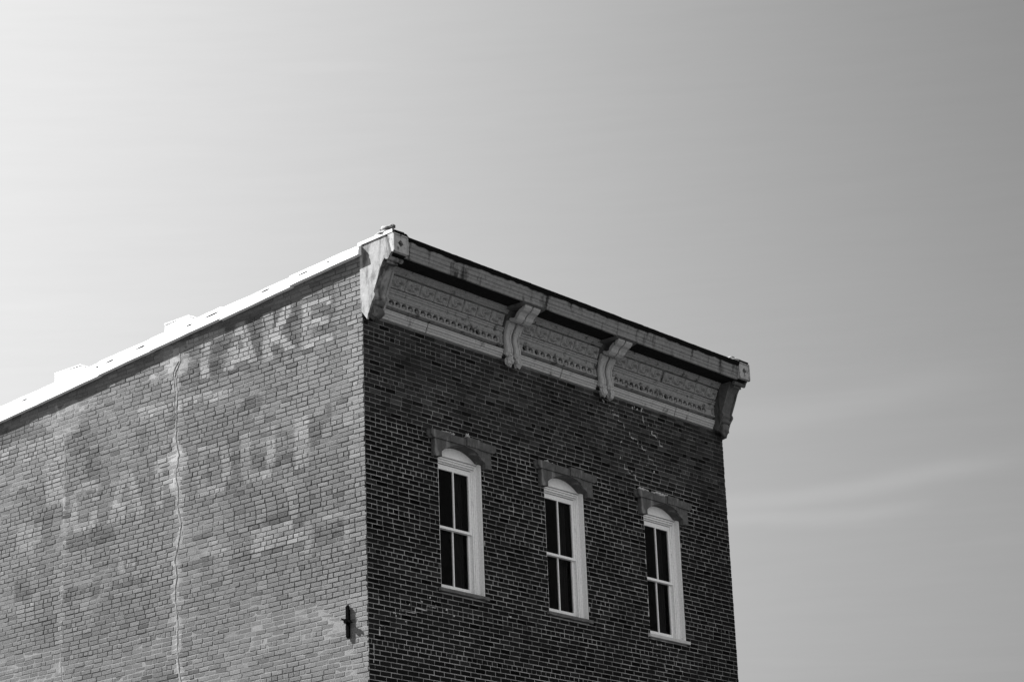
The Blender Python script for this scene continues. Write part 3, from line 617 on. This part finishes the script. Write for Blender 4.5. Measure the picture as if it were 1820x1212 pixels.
# end brackets: outer plate seen from the side, sunk front panel, leaf drop
EP = [(.03, 13.565), (-.596, 13.600), (-.570, 13.325), (-.535, 13.285), (-.520, 13.25), (-.490, 13.232), (-.455, 13.24), (-.435, 13.262), (-.390, 13.21), (-.354, 13.150), (-.29, 12.99), (-.218, 12.828), (-.236, 12.79), (-.236, 12.76), (-.18, 12.69), (-.150, 12.62), (-.125, 12.56), (-.104, 12.535), (-.09, 12.46), (.03, 12.62)]
EPr = EP[:-2] + [(-.085, 12.47), (.03, 12.45)]
for bi, (x0, x1) in enumerate(((-.014, .272), (W - .272, W + .012))):
    m_ = MB()
    for a, b in ((x0, x0 + .035), (x1 - .035, x1)):
        P_ = EP if bi == 0 else EPr
        if (bi == 0 and a > x0) or (bi == 1 and a == x0): P_ = [p for p in P_ if p[1] < 13.3 and p[1] > 12.5]; P_ = [(-.03, 13.295), (-.42, 13.295)] + P_[5:] + [(-.03, 12.6)]
        m_.extrude([(p[0], p[1]) for p in P_], [a, b])
    inner = [(-.02, 13.295), (-.40, 13.290), (-.412, 13.22), (-.335, 13.14), (-.27, 12.99), (-.205, 12.835), (-.218, 12.775), (-.16, 12.69), (-.132, 12.62), (-.09, 12.56), (-.02, 12.56)]
    m_.extrude(inner, [x0 + .034, x1 - .034])
    m_.cyl(((x0 + x1) / 2, -.487, 13.262), .033, x1 - x0 + .012, 0, 20)
    m_.box(x0 + .045, x1 - .045, -.46, -.30, 13.20, 13.285)
    eb = m_.build('end_bracket', M_panel if bi == 0 else M_shade_dark, cornice, label=('end bracket at the street corner with stained sunlit side plate', 'end bracket at the far end of the cornice')[bi])
    lf = MB()
    lf.blob(((x0 + x1) / 2, -.135, 12.585), ((x1 - x0) * .40, .075, .11), .35, 15, 20, 12, lobes=5)
    lf.blob(((x0 + x1) / 2, -.17, 12.70), ((x1 - x0) * .44, .05, .05), .25, 15, 16, 8)
    lf.build('leaf_drop', M_hood if bi == 0 else M_shade_dark, eb, smooth=True)
    # corner block with a pierced round
    kb = MB(); c_ = ((x0 + x1) / 2, 13.455); n_ = 28; y0 = -.612
    a, b, z0, z1 = x0 - .006, x1 + .004, 13.312, 13.600
    def hole(an):
        r_ = .042 + .018 * abs(math.cos(2 * an)) ** 12
        return (c_[0] + r_ * math.cos(an), c_[1] + r_ * math.sin(an))
    out = []; rim = []; ins = []
    for q in range(n_):
        an = 2 * math.pi * q / n_; c2, s2 = math.cos(an), math.sin(an); mx_ = max(abs(c2), abs(s2))
        out.append((c_[0] + c2 / mx_ * (b - a) / 2, y0, (z0 + z1) / 2 + s2 / mx_ * (z1 - z0) / 2))
        h_ = hole(an); rim.append((h_[0], y0 - .002, h_[1])); ins.append((h_[0], y0 + .12, h_[1]))
    fs = []
    for q in range(n_):
        p = (q + 1) % n_; fs += [(q, p, n_ + p, n_ + q), (n_ + q, n_ + p, 2 * n_ + p, 2 * n_ + q)]
    fs.append([2 * n_ + q for q in range(n_)])
    kb.add(out + rim + ins, fs)
    kb.add([(a, y0, z0), (b, y0, z0), (b, -.575, z0), (a, -.575, z0), (a, y0, z1), (b, y0, z1), (b, -.5, z1), (a, -.5, z1)], [(0, 1, 2, 3), (4, 7, 6, 5), (0, 3, 7, 4), (1, 5, 6, 2)])
    kb.box(a + .008, b - .008, -.626, -.608, 13.318, 13.332); kb.box(a + .008, b - .008, -.626, -.608, 13.570, 13.586)
    kb.box(a, a + .02, -.622, -.608, 13.333, 13.569); kb.box(b - .02, b, -.622, -.608, 13.333, 13.569)
    kb.build('corner_block', M_block, cornice, label=('pierced corner block at the street corner', 'pierced corner block at the far end')[bi])
    ft = MB()
    fx, fy = (.13, -.40) if bi == 0 else (W - .16, -.42)
    if bi == 0:
        ft.blob((fx - .04, fy + .02, 13.635), (.13, .20, .05), .12, 11, 18, 8); ft.blob((fx - .05, fy + .0, 13.70), (.085, .11, .06), .15, 17, 16, 8); ft.blob((fx + .0, fy - .05, 13.755), (.055, .06, .03), .2, 13, 12, 7)
    else:
        ft.blob((fx, fy, 13.66), (.14, .13, .045), .12, 12, 16, 8); ft.blob((fx - .05, fy, 13.70), (.06, .07, .035), .15, 19, 14, 8)
    ft.build('finial_stub', M_panel, cornice, label=('crumbled lump of a lost finial over the street corner', 'low remnant of a lost finial at the far end')[bi])
fl = MB()                                      # thin white flashing running from the coping over the end plate
vs = []
ys_ = frange(.05, -.60, .05)
for q in ys_:
    t_ = (.05 - q) / .65; zz = 13.566 + .036 * t_ + .004 * n3(q, 2, 0, 9)
    vs += [(-.026, q, zz - .006), (-.028, q, zz + .034 + .006 * n3(q, 4, 0, 7)), (.22, q, zz + .045), (.22, q, zz - .006)]
fl.add(vs, [(i * 4 + j, i * 4 + (j + 1) % 4, i * 4 + 4 + (j + 1) % 4, i * 4 + 4 + j) for i in range(len(ys_) - 1) for j in range(4)])
fl.build('corner_flashing', M_white, B)

# ------------------------------------------------------------------ windows
def arc(n_, hw=HW, z0=ZS, z1=ZC):
    rise = z1 - z0; rad = (hw * hw + rise * rise) / (2 * rise); cz = z1 - rad
    a0 = math.asin(hw / rad)
    return [(rad * math.sin(-a0 + 2 * a0 * i / n_), cz + rad * math.cos(-a0 + 2 * a0 * i / n_)) for i in range(n_ + 1)]
def mesh_frame():
    m_ = MB(); h = HW - .003
    for s_ in (-1, 1):
        # lining board of the opening, casing and stops
        a, b = min(s_ * (h - .012), s_ * h), max(s_ * (h - .012), s_ * h)
        m_.extrude([(.006, ZB + .01), (.20, ZB + .01), (.20, ZS + .05), (.088, ZS + .03), (.006, ZS - .01)], [a, b])
        for (a, b, y0) in ((.412, h - .0125, .090), (.388, .4119, .098), (.3655, .3879, .112)):
            m_.box(min(s_ * a, s_ * b), max(s_ * a, s_ * b), y0, .2, ZB + .01, 10.857 if a > .4 else 10.78)
    for (z0, z1, y0) in ((10.834, 10.857, .080), (10.806, 10.8285, .094), (10.784, 10.8005, .118)):
        m_.box(-.4118, .4118, y0, .2, z0, z1)
    return m_
def mesh_arch():
    m_ = MB(); P_ = [(x, z) for x, z in arc(18, HW - .016, ZT + .012, ZC - .004)]
    n_ = len(P_); vs = [(x, .088, z) for x, z in P_] + [(x, .2, z) for x, z in P_]
    m_.add(vs, [list(range(n_))[::-1], list(range(n_, 2 * n_))] + [(i, (i + 1) % n_, n_ + (i + 1) % n_, n_ + i) for i in range(n_)])
    m_.box(-.44, .44, .074, .0875, ZT + .0125, ZT + .024)
    return m_
def mesh_sash(z0, z1, y0, top, bot):
    m_ = MB(); h = .3645; st = .048
    m_.box(-h, -h + st, y0, y0 + .035, z0, z1); m_.box(h - st, h, y0, y0 + .035, z0, z1)
    m_.box(-h + st, h - st, y0 + .0015, y0 + .035, z1 - top, z1); m_.box(-h + st, h - st, y0 + .0015, y0 + .035, z0, z0 + bot)
    m_.box(-.011, .011, y0 + .004, y0 + .033, z0 + bot + .0005, z1 - top - .0005)
    return m_
def mesh_pane(z0, z1, y):
    m_ = MB()
    for a, b in ((-.315, -.012), (.012, .315)): m_.add([(a, y, z0), (b, y, z0), (b, y, z1), (a, y, z1)], [(0, 1, 2, 3)])
    return m_
ZM = 9.868
def mesh_hood():
    m_ = MB(); A = arc(18)
    lo = [(-.60, 10.82), (-.60, 11.035), (.60, 11.035), (.60, 10.82)]
    # body: stones either side and over the arch
    cuts = [-.60, -.28, .02, .30, .60]
    def az(x):
        rise = ZC - ZS; rad = (HW * HW + rise * rise) / (2 * rise)
        return ZC - rad + math.sqrt(max(0, rad * rad - x * x)) if abs(x) < HW else 10.80
    for a, b in zip(cuts, cuts[1:]):
        key = -.022 if a == .02 else 0
        xs_ = sorted(set(frange(a + .003, b - .003, .04) + [v for v in (-HW - .001, -HW + .001, HW - .001, HW + .001) if a < v < b]))
        dy = rnd.uniform(-.005, .005) + key; vs = []; rr_ = lambda: rnd.uniform(-.005, .005)
        for x in xs_: vs += [(x, -.080 + dy + rr_(), az(x) + rr_()), (x, -.080 + dy + rr_(), 11.046), (x, .11 if abs(x) < HW else .012, 11.046), (x, .11 if abs(x) < HW else .012, az(x))]
        fs = [(i * 4 + j, i * 4 + (j + 1) % 4, i * 4 + 4 + (j + 1) % 4, i * 4 + 4 + j) for i in range(len(xs_) - 1) for j in range(4)]
        fs += [(3, 2, 1, 0), tuple((len(xs_) - 1) * 4 + q for q in range(4))]
        m_.add(vs, fs)
    for a, b in ((-.69, -.30), (-.30, .04), (.04, .33), (.33, .69)):
        cz_ = rnd.uniform(-.012, .004) + (.02 if a == .04 else 0)
        e0, e1 = (.05 if a < -.6 else .002), (.05 if b > .6 else .002); dy = rnd.uniform(-.005, .005) - (.022 if a == .04 else 0)
        vs = [(a + e0, -.098 + dy, 11.049), (b - e1, -.098 + dy, 11.049), (b - .002 if b < .6 else b, -.102 + dy, 11.085), (b - .002 if b < .6 else b, -.102 + dy, 11.163 + cz_), (a + .002 if a > -.6 else a, -.102 + dy, 11.163 + cz_), (a + .002 if a > -.6 else a, -.102 + dy, 11.085)]
        vs += [(p[0], .012, p[2]) for p in vs]
        m_.add(vs, [(0, 1, 2, 3, 4, 5), (11, 10, 9, 8, 7, 6)] + [(i, 6 + i, 6 + (i + 1) % 6, (i + 1) % 6) for i in range(6)])
    return m_
def mesh_room():
    m_ = MB(); a, y0, y1, z0, z1 = .46, .215, 1.6, ZB - .05, ZC + .06
    m_.add([(-a, y0, z0), (a, y0, z0), (a, y1, z0), (-a, y1, z0), (-a, y0, z1), (a, y0, z1), (a, y1, z1), (-a, y1, z1)], [(0, 1, 2, 3), (4, 7, 6, 5), (2, 6, 7, 3), (0, 3, 7, 4), (1, 5, 6, 2)])
    return m_
def mesh_curtain(x0, x1):
    m_ = MB(); xs_ = frange(x0, x1, .012)
    m_.extrude([], [0]) if False else None
    vs = []
    for x in xs_:
        for z in (ZB + .02, 10.7): vs.append((x, .27 + .018 * math.sin(x * 120), z))
    m_.add(vs, [(i * 2, i * 2 + 2, i * 2 + 3, i * 2 + 1) for i in range(len(xs_) - 1)])
    return m_
LAB = ('tall arched sash window nearest the street corner', 'middle tall arched sash window with flaking frame', 'tall arched sash window farthest from the street corner, over a white sill')
protos = [('arch_panel', mesh_arch(), M_tymp), ('upper_sash', mesh_sash(ZM - .018, 10.7695, .125, .068, .036), M_wood), ('lower_sash', mesh_sash(ZB + .045, ZM + .010, .162, .03, .065), M_wood),
          ('upper_pane', mesh_pane(ZM, 10.72, .146), M_glass), ('lower_pane', mesh_pane(ZB + .09, ZM - .01, .182), M_glass), ('window_hood', mesh_hood(), M_hood), ('room', mesh_room(), M_room), ('curtain', mesh_curtain(.17, .33), M_curt)]
fr0 = mesh_frame().build('window', M_wood, B, bevel=.003)
kids = [m_.build(nm, mt, fr0, bevel=.006 if nm == 'window_hood' else 0) for nm, m_, mt in protos]
for i_, wx in enumerate(WINX):
    o = fr0
    if i_:
        o = fr0.copy(); col.objects.link(o); o.parent = B
        for kx in kids:
            c = kx.copy(); col.objects.link(c); c.parent = o
    o.location = (wx, 0, 0); o['label'] = LAB[i_]
    s_ = MB(); st_ = frange(-.52, .505, .04); vs = []
    for q in st_:                              # sill with a worn nose
        wv = .010 * n3(q + i_ * 3, 2, 0, 7) * (1 if i_ < 2 else .3)
        vs += [(q, -.048 + wv, 8.905 - wv), (q, -.052 + wv, 8.948 + wv * .4), (q, .02, 8.968), (q, .2, 8.985), (q, .2, 8.905)]
    s_.add(vs, [(i * 5 + j, i * 5 + (j + 1) % 5, i * 5 + 5 + (j + 1) % 5, i * 5 + 5 + j) for i in range(len(st_) - 1) for j in range(5)] + [(4, 3, 2, 1, 0), tuple((len(st_) - 1) * 5 + q for q in range(5))])
    s_.build('window_sill', M_sillw if i_ == 2 else M_sill, o, label=('rotten dark sill with flecks of white', 'rotten dark sill', 'white painted sill')[i_])
    # crumbs of old mortar along the top of the hood
    spots = (((-.28, .028, 10), (.14, .075, 1), (.24, .04, 3)), ((-.35, .03, 6), (.25, .02, 5)), ((-.62, .045, 4), (-.3, .035, 9), (.02, .05, 7)))[i_]
    for (cx, rr, n_) in spots:
        for q in range(n_):
            c_ = MB(); c_.blob((cx + rnd.uniform(-.16, .16) * (n_ > 1), -.05 + rnd.uniform(-.03, .03), 11.165 + rnd.uniform(0, .02)), (rr * rnd.uniform(.5, 1.3), .03, rr * rnd.uniform(.4, .9) * (1.6 if n_ == 1 else 1)), .6, 27, 10, 7)
            c_.build('mortar_crumb', M_patch, o)

# ------------------------------------------------------------------ iron wall anchor on the side wall
an = MB(); cy, cz = .352, 8.335
an.box(-.040, -.012, cy - .029, cy + .029, cz - .205, cz + .205)
an.box(-.038, -.013, cy - .020, cy + .020, cz - .225, cz - .2051); an.box(-.038, -.013, cy - .019, cy + .019, cz + .2051, cz + .222)
an.cyl((-.03, cy, cz), .034, .10, 0, 12)
ca, sa = math.cos(R(22)), math.sin(R(22)); vs = []
for (u, v) in ((-.11, -.020), (.085, -.016), (.085, .016), (-.11, .020)):
    for x in (-.075, -.050): vs.append((x, cy + u * ca + v * sa, cz + .012 + u * sa * .9 + v * ca))
an.add(vs, [(0, 2, 4, 6), (7, 5, 3, 1), (0, 1, 3, 2), (2, 3, 5, 4), (4, 5, 7, 6), (6, 7, 1, 0)])
an.build('wall_anchor', M_iron, B, bevel=.004, label='black iron wall anchor low on the side wall beside the corner')
